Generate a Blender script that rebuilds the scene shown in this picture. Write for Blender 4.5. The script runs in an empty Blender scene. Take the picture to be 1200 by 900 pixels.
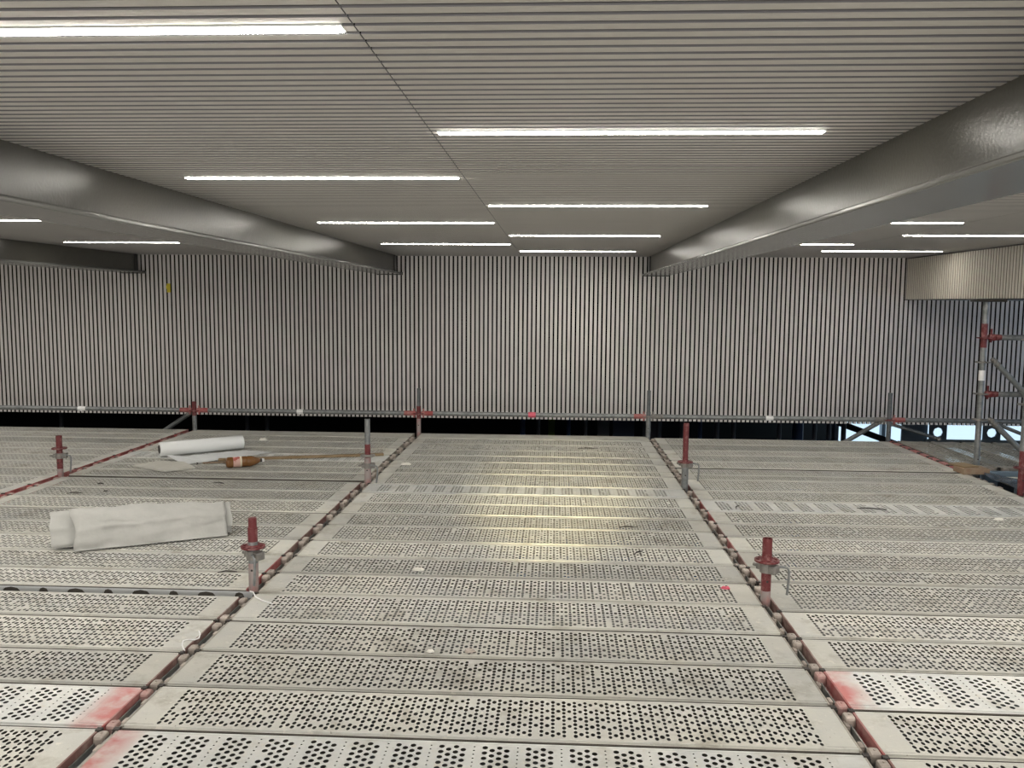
import bpy, bmesh, math, random
from math import pi, sin, cos, tan, sqrt, atan2, radians
from mathutils import Vector, Matrix, noise

R = random.Random(7)
C = bpy.context.scene.collection
scene = bpy.context.scene

# ------------------------------------------------------------------ materials
def _nt(name):
    m = bpy.data.materials.new(name)
    m.use_nodes = True
    nt = m.node_tree
    b = nt.nodes['Principled BSDF']
    return m, nt, b

def mat(name, col, rough=.6, metal=0, noise_amt=0, scale=8, emit=None, strength=0, bump=0, bscale=60, col2=None, lo=.35, hi=.7, rand=0, transmission=0, spec=.5):
    m, nt, b = _nt(name)
    b.inputs['Base Color'].default_value = (*col, 1)
    b.inputs['Roughness'].default_value = rough
    b.inputs['Metallic'].default_value = metal
    b.inputs['Specular IOR Level'].default_value = spec
    if transmission: b.inputs['Transmission Weight'].default_value = transmission
    tc = nt.nodes.new('ShaderNodeTexCoord')
    vec = tc.outputs['Object']
    if rand:
        oi = nt.nodes.new('ShaderNodeObjectInfo')
        va = nt.nodes.new('ShaderNodeVectorMath'); va.operation = 'ADD'
        sc = nt.nodes.new('ShaderNodeMath'); sc.operation = 'MULTIPLY'; sc.inputs[1].default_value = 37.0
        nt.links.new(oi.outputs['Random'], sc.inputs[0])
        nt.links.new(vec, va.inputs[0]); nt.links.new(sc.outputs[0], va.inputs[1])
        vec = va.outputs[0]
    colsock = None
    if col2 is not None:
        n = nt.nodes.new('ShaderNodeTexNoise'); n.inputs['Scale'].default_value = scale; n.inputs['Detail'].default_value = 6
        n.inputs['Roughness'].default_value = .65
        nt.links.new(vec, n.inputs['Vector'])
        r = nt.nodes.new('ShaderNodeValToRGB')
        r.color_ramp.elements[0].position = lo; r.color_ramp.elements[0].color = (*col, 1)
        r.color_ramp.elements[1].position = hi; r.color_ramp.elements[1].color = (*col2, 1)
        nt.links.new(n.outputs['Fac'], r.inputs['Fac'])
        colsock = r.outputs['Color']
    if rand and colsock is not None:
        hs = nt.nodes.new('ShaderNodeHueSaturation')
        mr = nt.nodes.new('ShaderNodeMapRange')
        mr.inputs['To Min'].default_value = 1 - rand; mr.inputs['To Max'].default_value = 1 + rand
        nt.links.new(oi.outputs['Random'], mr.inputs['Value'])
        nt.links.new(mr.outputs[0], hs.inputs['Value'])
        nt.links.new(colsock, hs.inputs['Color'])
        colsock = hs.outputs['Color']
    if colsock is not None: nt.links.new(colsock, b.inputs['Base Color'])
    if emit:
        b.inputs['Emission Color'].default_value = (*emit, 1)
        b.inputs['Emission Strength'].default_value = strength
    if bump:
        n2 = nt.nodes.new('ShaderNodeTexNoise'); n2.inputs['Scale'].default_value = bscale; n2.inputs['Detail'].default_value = 3
        nt.links.new(tc.outputs['Object'], n2.inputs['Vector'])
        bp = nt.nodes.new('ShaderNodeBump'); bp.inputs['Strength'].default_value = bump; bp.inputs['Distance'].default_value = .01
        nt.links.new(n2.outputs['Fac'], bp.inputs['Height'])
        nt.links.new(bp.outputs['Normal'], b.inputs['Normal'])
    return m

def plank_material(name, base, dust, dirt, spray=None, metal=.15, spec=.5):
    """galvanised sheet under cement dust: broad dust patches, fine splashes, brown grime; optional sprayed red end"""
    m, nt, b = _nt(name)
    L = nt.links.new
    tc = nt.nodes.new('ShaderNodeTexCoord'); oi = nt.nodes.new('ShaderNodeObjectInfo')
    sc = nt.nodes.new('ShaderNodeMath'); sc.operation = 'MULTIPLY'; sc.inputs[1].default_value = 53.0
    L(oi.outputs['Random'], sc.inputs[0])
    va = nt.nodes.new('ShaderNodeVectorMath'); va.operation = 'ADD'
    L(tc.outputs['Object'], va.inputs[0]); L(sc.outputs[0], va.inputs[1])
    def nz(scale, detail, rough=.6):
        n = nt.nodes.new('ShaderNodeTexNoise'); n.inputs['Scale'].default_value = scale
        n.inputs['Detail'].default_value = detail; n.inputs['Roughness'].default_value = rough
        L(va.outputs[0], n.inputs['Vector']); return n.outputs['Fac']
    def ramp(src, lo, hi):
        r = nt.nodes.new('ShaderNodeMapRange'); r.inputs['From Min'].default_value = lo; r.inputs['From Max'].default_value = hi
        L(src, r.inputs['Value']); return r.outputs[0]
    def mix(a, bcol, fac):
        x = nt.nodes.new('ShaderNodeMix'); x.data_type = 'RGBA'
        if isinstance(a, tuple): x.inputs[6].default_value = (*a, 1)
        else: L(a, x.inputs[6])
        x.inputs[7].default_value = (*bcol, 1)
        L(fac, x.inputs[0]); return x.outputs[2]
    c = mix(base, dust, ramp(nz(3.0, 5), .38, .62))
    c = mix(c, dirt, ramp(nz(5.5, 8, .7), .52, .78))
    c = mix(c, (.62, .60, .54), ramp(nz(28, 4, .6), .62, .70))
    c = mix(c, (.16, .14, .11), ramp(nz(60, 3, .5), .70, .80))
    if spray:
        sx = nt.nodes.new('ShaderNodeSeparateXYZ'); L(tc.outputs['Object'], sx.inputs[0])
        for (x0, x1) in spray:
            r1 = ramp(sx.outputs['X'], x0, x1)
            mm = nt.nodes.new('ShaderNodeMath'); mm.operation = 'MULTIPLY'; L(r1, mm.inputs[0]); L(ramp(nz(9, 4), .28, .6), mm.inputs[1])
            c = mix(c, (.52, .19, .18), mm.outputs[0])
    hs = nt.nodes.new('ShaderNodeHueSaturation')
    mr = nt.nodes.new('ShaderNodeMapRange'); mr.inputs['To Min'].default_value = .80; mr.inputs['To Max'].default_value = 1.10
    L(oi.outputs['Random'], mr.inputs['Value']); L(mr.outputs[0], hs.inputs['Value']); L(c, hs.inputs['Color'])
    L(hs.outputs['Color'], b.inputs['Base Color'])
    b.inputs['Metallic'].default_value = metal
    b.inputs['Specular IOR Level'].default_value = spec
    rr = nt.nodes.new('ShaderNodeMapRange'); rr.inputs['To Min'].default_value = .42; rr.inputs['To Max'].default_value = .8
    L(nz(7, 4), rr.inputs['Value']); L(rr.outputs[0], b.inputs['Roughness'])
    bp = nt.nodes.new('ShaderNodeBump'); bp.inputs['Strength'].default_value = .25; bp.inputs['Distance'].default_value = .004
    L(nz(45, 5, .7), bp.inputs['Height']); L(bp.outputs['Normal'], b.inputs['Normal'])
    return m

DUST = (.56, .55, .495); DIRT = (.30, .275, .22)
M = {}
M['plank'] = plank_material('dusty_galvanised_deck', (.50, .50, .47), DUST, DIRT)
M['plank_white'] = plank_material('pale_galvanised_deck', (.55, .565, .555), (.66, .66, .63), (.46, .44, .38))
M['plank_red_left'] = plank_material('pale_deck_red_left_end', (.55, .565, .555), (.66, .66, .63), (.46, .44, .38), [(-1.13, -1.22)])
M['plank_red_right'] = plank_material('pale_deck_red_right_end', (.55, .565, .555), (.66, .66, .63), (.46, .44, .38), [(1.10, 1.20)])
M['plank_tower'] = plank_material('grey_tower_deck', (.30, .30, .28), (.36, .35, .31), (.22, .20, .17), metal=0, spec=.08)
M['zinc_rail'] = mat('clean_zinc_rail', (.50, .52, .53), .5, .1, col2=(.56, .57, .57), scale=6)
M['shade_dark_side'] = mat('shade_darkened_plank_side', (.07, .064, .055), .8, 0, col2=(.13, .12, .105), scale=12, spec=.2)  # dirty steel sides, darkened in colour to paint in the shade of the gaps
M['red'] = mat('worn_red_paint', (.13, .019, .022), .5, 0, col2=(.34, .18, .17), scale=30, lo=.50, hi=.78)
M['redcap'] = mat('faded_red_end_plate', (.30, .055, .055), .6, 0, col2=(.40, .27, .25), scale=7, lo=.42, hi=.75, rand=.15)
M['browncap'] = mat('rusty_brown_end_plate', (.17, .085, .075), .65, .1, col2=(.40, .33, .29), scale=6, lo=.45, hi=.75, rand=.2)
M['greycap'] = mat('dusty_grey_end_plate', (.26, .24, .21), .6, .2, col2=(.46, .42, .36), scale=6, lo=.4, hi=.7, rand=.2)
M['hook'] = mat('dusty_cast_steel_hook', (.30, .26, .23), .6, .1, col2=(.50, .44, .39), scale=14, rand=.15)
M['hook_red'] = mat('red_dusted_steel_hook', (.42, .20, .19), .6, .1, col2=(.50, .40, .36), scale=14, rand=.15)
M['latch'] = mat('black_latch', (.03, .025, .022), .6)
M['galv'] = mat('galvanised_tube', (.17, .18, .185), .45, .5, col2=(.29, .30, .30), scale=22, bump=.05)
M['galv_dark'] = mat('weathered_galvanised_tube', (.10, .11, .115), .5, .4, col2=(.18, .19, .195), scale=18)
M['galv_pink'] = mat('pink_stained_tube', (.35, .30, .29), .5, .3, col2=(.42, .18, .17), scale=16, lo=.45, hi=.75)
M['transom'] = mat('grey_channel_steel', (.22, .23, .23), .45, .5, col2=(.40, .40, .37), scale=9)
M['clamp'] = mat('zinc_clamp', (.17, .165, .155), .5, .4, col2=(.30, .28, .26), scale=30)
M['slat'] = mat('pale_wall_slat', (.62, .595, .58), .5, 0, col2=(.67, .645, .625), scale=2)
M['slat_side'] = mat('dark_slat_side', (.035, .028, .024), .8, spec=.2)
M['black'] = mat('black_backing', (.006, .006, .007), .9, spec=.1)
M['ceil'] = mat('pale_ceiling_slat', (.60, .575, .545), .5, 0, col2=(.64, .615, .58), scale=1.2)
M['groove'] = mat('dark_felt_groove', (.18, .176, .185), .9, spec=.1)
M['soffit'] = mat('cream_soffit_slat', (.60, .56, .49), .5)
M['soffit_groove'] = mat('tan_soffit_groove', (.11, .09, .07), .8)
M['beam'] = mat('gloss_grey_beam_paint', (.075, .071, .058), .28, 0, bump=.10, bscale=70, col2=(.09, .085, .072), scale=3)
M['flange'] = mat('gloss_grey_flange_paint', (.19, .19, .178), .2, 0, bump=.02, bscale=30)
M['diffuser'] = mat('lit_diffuser', (1, 1, 1), .5, emit=(1, .955, .87), strength=33)
M['light_frame'] = mat('white_light_frame', (.6, .6, .58), .4)
M['sheet'] = mat('grey_white_membrane', (.37, .37, .35), .62, 0, col2=(.42, .42, .40), scale=6, bump=.15, bscale=18)
M['membrane'] = mat('speckled_grey_membrane', (.36, .36, .34), .6, 0, col2=(.42, .415, .395), scale=9, bump=.35, bscale=14)
M['film'] = mat('white_film_roll', (.86, .88, .88), .22)
M['filmsheet'] = mat('translucent_film_sheet', (.74, .76, .77), .25)
M['core'] = mat('dark_cardboard_core', (.06, .055, .05), .8)
M['card'] = mat('grey_cardboard', (.50, .49, .44), .8, col2=(.56, .55, .50), scale=20)
M['wood'] = mat('raw_wood_batten', (.22, .15, .08), .7, col2=(.30, .22, .13), scale=12)
M['palewood'] = mat('pale_wood', (.33, .25, .17), .7, col2=(.27, .17, .11), scale=20)
M['bottle'] = mat('brown_plastic_bottle', (.15, .065, .018), .18, 0, col2=(.23, .105, .036), scale=14)
M['label'] = mat('pink_and_cream_bottle_label', (.42, .10, .08), .5, col2=(.66, .42, .36), scale=16, lo=.42, hi=.50)
M['cream'] = mat('cream_label_band', (.75, .66, .50), .5)
M['darkplastic'] = mat('dark_plastic', (.02, .018, .016), .35)
M['white'] = mat('white_plastic', (.8, .8, .8), .4)
M['pink'] = mat('pink_tape', (.70, .12, .18), .6)
M['yellow'] = mat('yellow_tag', (.62, .50, .03), .5)
M['tarp'] = mat('dark_blue_polythene', (.03, .04, .055), .25, bump=.4, bscale=30, col2=(.12, .15, .19), scale=9)
M['bluegrey'] = mat('blue_grey_panel', (.16, .22, .28), .5)
M['concrete'] = mat('dark_concrete', (.05, .05, .05), .9, col2=(.08, .08, .078), scale=2)
M['plaster'] = mat('grey_plaster', (.42, .41, .39), .8, col2=(.48, .47, .45), scale=1)
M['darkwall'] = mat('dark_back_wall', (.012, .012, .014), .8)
M['bluepost'] = mat('blue_painted_steel', (.02, .05, .14), .5)
M['bluepanel'] = mat('slate_blue_panel', (.05, .07, .13), .5)
M['greenpanel'] = mat('green_panel', (.06, .10, .01), .6)
M['greypost'] = mat('grey_painted_post', (.10, .11, .13), .5)
M['pane'] = mat('bright_window_pane', (.4, .5, .6), .2, emit=(.64, .85, 1), strength=.60)
M['fill_pane'] = mat('added_fill_pane', (.4, .5, .6), .2, emit=(.60, .78, 1), strength=1.5)  # glow of the unseen window added at the right
M['steel_frame'] = mat('grey_blue_steel_plate', (.33, .38, .43), .5, .0)
M['scrap_dark'] = mat('dark_scrap', (.035, .03, .025), .7)
M['scrap_pale'] = mat('pale_plaster_chip', (.75, .73, .67), .8)

# ------------------------------------------------------------------ mesh helper
class MB:
    def __init__(s): s.v = []; s.f = []; s.mi = []; s.sm = []
    def add(s, vs, fs, mi=0, smooth=False):
        o = len(s.v); s.v.extend(tuple(map(float, p)) for p in vs)
        for f in fs: s.f.append(tuple(i + o for i in f)); s.mi.append(mi); s.sm.append(smooth)
        return s
    def box(s, x0, x1, y0, y1, z0, z1, mi=0, mtx=None):
        vs = [(x0,y0,z0),(x1,y0,z0),(x1,y1,z0),(x0,y1,z0),(x0,y0,z1),(x1,y0,z1),(x1,y1,z1),(x0,y1,z1)]
        if mtx: vs = [mtx @ Vector(p) for p in vs]
        return s.add(vs, [(0,3,2,1),(4,5,6,7),(0,1,5,4),(1,2,6,5),(2,3,7,6),(3,0,4,7)], mi)
    def bbox(s, x0, x1, y0, y1, z0, z1, b=.003, mi=0, mtx=None):
        """box with chamfered edges"""
        bm = bmesh.new(); bmesh.ops.create_cube(bm, size=1)
        for v in bm.verts:
            v.co = Vector(((x0+x1)/2 + v.co.x*(x1-x0), (y0+y1)/2 + v.co.y*(y1-y0), (z0+z1)/2 + v.co.z*(z1-z0)))
        bmesh.ops.bevel(bm, geom=list(bm.edges), offset=b, segments=2, affect='EDGES', profile=.5)
        bm.verts.index_update()
        vs = [mtx @ v.co if mtx else v.co for v in bm.verts]
        s.add(vs, [[v.index for v in f.verts] for f in bm.faces], mi); bm.free(); return s
    def tube(s, pts, r, seg=14, mi=0, caps=True, hollow=0):
        """round tube through points; r a number or one per point"""
        pts = [Vector(p) for p in pts]; n = len(pts)
        rs = r if isinstance(r, (list, tuple)) else [r]*n
        rings = []; up = None
        for i, p in enumerate(pts):
            d = (pts[min(i+1,n-1)] - pts[max(i-1,0)]).normalized()
            if up is None: up = Vector((0,0,1)) if abs(d.z) < .9 else Vector((1,0,0))
            a = d.cross(up).normalized(); up = a.cross(d).normalized()
            rings.append([p + (a*cos(t) + up*sin(t))*rs[i] for t in (2*pi*k/seg for k in range(seg))])
        vs = [q for ring in rings for q in ring]; fs = []
        for i in range(n-1):
            for k in range(seg):
                k2 = (k+1) % seg
                fs.append((i*seg+k, i*seg+k2, (i+1)*seg+k2, (i+1)*seg+k))
        s.add(vs, fs, mi, True)
        if hollow:
            for end in (0, n-1):
                c = pts[end]; d = (pts[1]-pts[0]) if end == 0 else (pts[-1]-pts[-2]); d = d.normalized() * (.12 if end == 0 else -.12)
                inner = [c + (q-c)*hollow for q in rings[end]]; deep = [q + d for q in inner]
                fs = []
                for k in range(seg):
                    k2 = (k+1) % seg
                    fs.append((k, k2, seg+k2, seg+k)); fs.append((seg+k, seg+k2, 2*seg+k2, 2*seg+k))
                s.add(rings[end]+inner+deep, fs, mi); s.add(deep, [tuple(range(seg))], mi)
        elif caps:
            s.add(rings[0], [tuple(range(seg))[::-1]], mi); s.add(rings[-1], [tuple(range(seg))], mi)
        return s
    def lathe(s, prof, seg=20, mi=0, mtx=None):
        vs = []; fs = []
        for r, z in prof:
            for k in range(seg):
                p = Vector((r*cos(2*pi*k/seg), r*sin(2*pi*k/seg), z)); vs.append(mtx @ p if mtx else p)
        for i in range(len(prof)-1):
            for k in range(seg):
                k2 = (k+1) % seg; fs.append((i*seg+k, i*seg+k2, (i+1)*seg+k2, (i+1)*seg+k))
        return s.add(vs, fs, mi, True)
    def superell(s, cx, cy, cz, rx, ry, rz, e=.45, nu=14, nv=8, mi=0):
        def sp(w, p): return math.copysign(abs(w)**p, w)
        vs = []; fs = []
        for j in range(nv+1):
            v = -pi/2 + pi*j/nv
            for i in range(nu):
                u = 2*pi*i/nu
                vs.append((cx + rx*sp(cos(v),e)*sp(cos(u),e), cy + ry*sp(cos(v),e)*sp(sin(u),e), cz + rz*sp(sin(v),e)))
        for j in range(nv):
            for i in range(nu):
                i2 = (i+1) % nu; fs.append((j*nu+i, j*nu+i2, (j+1)*nu+i2, (j+1)*nu+i))
        return s.add(vs, fs, mi, True)
    def holed(s, cells, f, depth, mi=0, n=8):
        """sheet of rectangular cells, each with an optional round hole that has a wall; f maps (u,v,d) to a point"""
        for (x0, x1, y0, y1, rx, ry) in cells:
            if rx <= 0:
                s.add([f(x0,y0,0), f(x1,y0,0), f(x1,y1,0), f(x0,y1,0)], [(0,1,2,3)], mi); continue
            cx, cy = (x0+x1)/2, (y0+y1)/2
            outer = [(x1,cy),(x1,y1),(cx,y1),(x0,y1),(x0,cy),(x0,y0),(cx,y0),(x1,y0)]
            inner = [(cx + rx*cos(2*pi*k/8), cy + ry*sin(2*pi*k/8)) for k in range(8)]
            vs = [f(*p,0) for p in outer] + [f(*p,0) for p in inner] + [f(*p,depth) for p in inner]
            fs = []
            for k in range(8):
                k2 = (k+1) % 8
                fs.append((k, k2, 8+k2, 8+k)); fs.append((8+k, 8+k2, 16+k2, 16+k))
            s.add(vs, fs, mi)
        return s
    def mesh(s, name, mats):
        me = bpy.data.meshes.new(name); me.from_pydata(s.v, [], s.f)
        for m in (mats if isinstance(mats, (list, tuple)) else [mats]): me.materials.append(m)
        me.polygons.foreach_set('material_index', s.mi); me.polygons.foreach_set('use_smooth', s.sm)
        me.update(); return me
    def build(s, name, mats, parent=None, loc=(0,0,0), rotz=0, fix=True):
        me = s.mesh(name, mats)
        if fix:
            bm = bmesh.new(); bm.from_mesh(me); bmesh.ops.recalc_face_normals(bm, faces=bm.faces); bm.to_mesh(me); bm.free()
        return link(name, me, parent, loc, rotz)

def link(name, me, parent=None, loc=(0,0,0), rotz=0):
    o = bpy.data.objects.new(name, me); C.objects.link(o)
    o.location = loc; o.rotation_euler = (0, 0, rotz)
    if parent: o.parent = parent
    return o

def thing(name, label, cat, loc=(0,0,0), rotz=0, group=None):
    o = bpy.data.objects.new(name, None); C.objects.link(o)
    o.empty_display_size = .1; o.location = loc; o.rotation_euler = (0, 0, rotz)
    return tag(o, label, cat, group)

def tag(o, label, cat, group=None):
    o['label'] = label; o['category'] = cat
    if group: o['group'] = group
    return o

def struct(o): o['kind'] = 'structure'; return o

ORD = ['', 'first','second','third','fourth','fifth','sixth','seventh','eighth','ninth','tenth','eleventh','twelfth','thirteenth',
       'fourteenth','fifteenth','sixteenth','seventeenth','eighteenth','nineteenth','twentieth','twenty-first','twenty-second','twenty-third','twenty-fourth','twenty-fifth','twenty-sixth']

# ------------------------------------------------------------------ room shell
ZC = 2.007           # underside of the ceiling slats
YW = 10.2            # face of the slatted wall
ZF = -2.6            # station floor far below the scaffold
XL, XR, YR, YB = -9.0, 9.6, -5.0, 15.0

struct(MB().box(XL-.2, XR+.2, YR-.2, YB+.2, ZF-.2, ZF).build('floor', M['concrete']))
struct(MB().box(XL-.2, XL, YR, YB, ZF, 2.4).build('wall_left', M['plaster']))
struct(MB().box(XL, XR, YR-.2, YR, ZF, 2.4).build('wall_front', M['plaster']))
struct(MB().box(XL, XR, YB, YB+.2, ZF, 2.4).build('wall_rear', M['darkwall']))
wr = MB()
wr.box(XR, XR+.2, YR, 5.0, ZF, 2.4); wr.box(XR, XR+.2, 9.2, YB, ZF, 2.4)
wr.box(XR, XR+.2, 5.0, 9.2, ZF, .05); wr.box(XR, XR+.2, 5.0, 9.2, 1.4, 2.4)
struct(wr.build('wall_right', M['plaster']))
w2 = struct(MB().box(XR+.08, XR+.1, 5.0, 9.2, .05, 1.4).build('added_fill_window', M['fill_pane']))  # unseen glowing pane, added to throw bluish light from the right
fr = MB()
for y in (5.0, 6.05, 7.1, 8.15, 9.15): fr.box(XR+.03, XR+.13, y, y+.05, .05, 1.4)
fr.box(XR+.03, XR+.13, 5.0, 9.2, .05, .10); fr.box(XR+.03, XR+.13, 5.0, 9.2, 1.35, 1.4)
fr.build('window_frame', M['steel_frame'], w2)  # frame of the added pane

# slatted wall: vertical battens over a black back board
PW = .05285
wm = MB()
x0 = 0.4305 - 170*PW + PW*.5
i = 0
while True:
    x = x0 + i*PW; i += 1
    if x > XR - .05: break
    if x < XL + .05: continue
    j = R.uniform(-.0008, .0008)
    xa, xb, za, zb = x-.0172+j, x+.0172+j, .0356, ZC+.03
    wm.add([(xa,YW,za),(xb,YW,za),(xb,YW,zb),(xa,YW,zb)], [(0,1,2,3)], 0)
    wm.add([(xa,YW,za),(xb,YW,za),(xb,YW+.034,za),(xa,YW+.034,za)], [(3,2,1,0)], 0)
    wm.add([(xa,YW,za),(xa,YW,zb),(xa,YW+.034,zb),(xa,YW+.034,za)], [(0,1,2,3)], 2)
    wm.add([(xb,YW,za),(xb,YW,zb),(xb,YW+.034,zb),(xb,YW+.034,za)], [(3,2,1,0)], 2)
wm.box(XL, XR, YW+.034, YW+.06, .06, 2.4, 1)
struct(wm.build('wall_back', [M['slat'], M['black'], M['slat_side']], fix=False))

# ceiling: battens across the room with felt grooves between, one field between each pair of beams
PC = .0525
cm = MB()
fields = [(XL, -6.78), (-6.74, -5.2), (-5.196, -3.585), (-3.585, -2.04), (-2.036, -.42), (-.42, 1.0965), (1.0995, 2.615), (2.615, 4.238), (4.2415, 5.62), (5.62, XR)]
prof = [(0, 0), (.0345, 0), (.0365, .013), (.0505, .013)]
ny = int((YW + .03 - YR)/PC)
for a, b in fields:
    for k in range(ny + 1):
        y = YW + .02 - k*PC
        pts = [(y - dy, ZC + dz) for dy, dz in prof] + [(y - PC, ZC)]
        for q in range(4):
            (ya, za), (yb, zb) = pts[q], pts[q+1]
            cm.add([(a,ya,za),(b,ya,za),(b,yb,zb),(a,yb,zb)], [(0,3,2,1)], 0 if q == 0 else 1)
cm.box(XL, XR, YR, YB, ZC+.03, ZC+.06, 2)
struct(cm.build('ceiling', [M['ceil'], M['groove'], M['black']], fix=False))

# bulkhead of fine vertical battens on the right, dropping from the ceiling
sm = MB()
XS, ZS = 5.62, 1.52
sm.box(XS+.005, XR-.01, 3.0, YW-.004, ZS, ZC-.004, 1)
k = 0
y = YW - .03
while y > 3.0:
    sm.box(XS, XS+.005, y-.030, y, ZS+.004, ZC-.014); y -= .050
sm.box(XS-.004, XS+.012, 3.0, YW-.004, ZS-.006, ZS+.004, 2)
sm.box(XS-.002, XS+.012, 3.0, YW-.004, ZC-.012, ZC-.004, 2)
sm.box(XS+.02, XR-.02, 3.02, YW-.01, ZS-.004, ZS, 3)
struct(sm.build('trim_1', [M['soffit'], M['soffit_groove'], M['darkplastic'], M['bluegrey']]))

# the platform goes on behind and beside the viewer
pf = MB(); pf.box(XL, XR, YR, 2.30, -.10, -.004); pf.box(XL, -5.20, 2.30, 9.2, -.10, -.004); pf.box(5.20, XR, 2.30, 6.25, -.10, -.004)
struct(pf.build('trim_2', M['plank_tower'], fix=True))
# ------------------------------------------------------------------ steel beams
def beam(xc, label):
    t = thing('steel_beam', label, 'beam', (xc, 0, 0), group=None)
    y0, y1 = YR, 10.06
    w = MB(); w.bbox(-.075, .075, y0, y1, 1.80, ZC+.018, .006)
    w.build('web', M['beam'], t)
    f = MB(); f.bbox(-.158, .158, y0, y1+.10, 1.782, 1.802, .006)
    for sgn in (-1, 1):      # weld fillet
        f.add([(sgn*.075,y0,1.802),(sgn*.092,y0,1.802),(sgn*.075,y0,1.819),(sgn*.075,y1,1.802),(sgn*.092,y1,1.802),(sgn*.075,y1,1.819)],
              [(0,1,2),(3,5,4),(1,4,5,2),(0,2,5,3),(0,3,4,1)])
    f.build('bottom_flange', M['flange'], t)
    e = MB(); e.box(-.16, .16, y1+.10, y1+.112, 1.774, 1.81); e.box(-.085, -.079, y1-.02, y1+.06, 1.80, ZC); e.box(.079, .085, y1-.02, y1+.06, 1.80, ZC)
    e.box(-.078, .078, y1, y1+.05, 1.802, ZC)
    p = e.build('end_sleeve', M['darkplastic'], t); p['label'] = 'black sleeve where the beam enters the wall'
    return t
beam(-.497, 'long glossy grey steel ceiling beam left of the middle lights')
beam(2.692, 'glossy grey steel ceiling beam at the upper right, nearest the bulkhead')
beam(-3.67, 'short visible grey steel ceiling beam at the far left edge')

# ------------------------------------------------------------------ linear ceiling lights
def light(xa, xb, y, label, group):
    t = thing('linear_light', label, 'ceiling light', ((xa+xb)/2, y, ZC), group=group)
    h = (xb-xa)/2
    f = MB()
    f.box(-h-.004, h+.004, -.021, -.017, -.002, .012); f.box(-h-.004, h+.004, .017, .021, -.002, .012)
    f.box(-h-.004, -h, -.017, .017, -.002, .012); f.box(h, h+.004, -.017, .017, -.002, .012)
    f.build('frame', M['light_frame'], t)
    MB().box(-h, h, -.017, .017, -.0042, .010).build('diffuser', M['diffuser'], t)
XJ, LL = 1.098, 1.235
GL = 'linear lights in the middle ceiling field'
for k, (y, lb) in enumerate([(1.745, 'large bright linear light cropped at the upper left corner of the picture'),
                             (3.80, 'linear ceiling light in the left row, second closest to the viewer'),
                             (5.93, 'linear ceiling light in the left row, second from the slatted wall'),
                             (8.10, 'linear ceiling light in the left row, closest to the slatted wall')]):
    light(XJ-LL-.028, XJ-.028, y, lb, GL)
for k, (y, lb) in enumerate([(2.80, 'longest-looking linear light right of the ceiling joint, nearest of the right row'),
                             (4.88, 'linear light right of the ceiling joint, second closest of the right row'),
                             (7.03, 'linear light right of the ceiling joint, second from the slatted wall'),
                             (9.17, 'linear light right of the ceiling joint, closest to the slatted wall')]):
    light(XJ+.022, XJ+.022+LL, y, lb, GL)
GS = 'linear lights in the side ceiling fields'
light(-3.245, -2.01, 5.82, 'linear light cut by the left edge, beyond the left beam', GS)
light(-3.245, -2.075, 8.02, 'thin linear light close to the slatted wall at far left', GS)
light(2.98, 4.215, 5.85, 'short visible linear light just past the right beam, nearer one', GS)
light(4.255, 5.49, 6.90, 'long linear light on the right, cut by the picture edge', GS)
light(2.99, 4.225, 7.955, 'short visible linear light just past the right beam, farther one', GS)
light(4.245, 5.45, 8.93, 'linear light whose end nearly touches the cream slatted bulkhead', GS)

# ------------------------------------------------------------------ perforated steel planks
def cells_alternating(L, W, rnd, m=.026, e=.105, clog=.05):
    out = []; xa, xb = -L/2+e, L/2-e; ya, yb = -W/2+m, W/2-m
    n = int((xb-xa)/.0193); p = (xb-xa)/n
    nd = max(3, round((yb-ya)/.0270)); ns = max(2, round((yb-ya)/.0515))
    for i in range(n):
        rows, r, ra = (nd, .0072, 1.60) if i % 2 == 0 else (ns, .0082, 1.50)
        q = (yb-ya)/rows
        for j in range(rows):
            rr = 0 if rnd.random() < clog else r*rnd.uniform(.86, 1.06)
            out.append((xa+i*p, xa+(i+1)*p, ya+j*q, ya+(j+1)*q, rr, rr*ra))
    return out
def cells_grouped(L, W, rnd, m=.026, e=.10):
    """new pattern: four staggered columns of big holes, then one column of small ones"""
    out = []; xa, xb = -L/2+e, L/2-e; ya, yb = -W/2+m, W/2-m
    n = int((xb-xa)/.137); p = (xb-xa)/n
    k = max(3, round((yb-ya)/.034)); q = (yb-ya)/k
    for g in range(n):
        x = xa + g*p
        w = p*.168
        for c in range(4):
            x1 = x + c*w; off = 0 if c % 2 == 0 else q/2
            lo, hi = ya, yb
            if off:
                out.append((x1, x1+w, ya, ya+q/2, 0, 0)); out.append((x1, x1+w, yb-q/2, yb, 0, 0))
            for j in range(k - (1 if off else 0)):
                r = 0 if rnd.random() < .015 else .0096
                out.append((x1, x1+w, ya+off+j*q, ya+off+(j+1)*q, r, r*1.12))
        x1 = x + 4*w; w2 = p*.09; s0 = (p - 4*w - w2)/2
        out.append((x1, x1+s0, ya, yb, 0, 0))
        k2 = k + 3; q2 = (yb-ya)/k2
        for j in range(k2): out.append((x1+s0, x1+s0+w2, ya+j*q2, ya+(j+1)*q2, .0034, .0036))
        out.append((x1+s0+w2, x+p, ya, yb, 0, 0))
    return out

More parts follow.
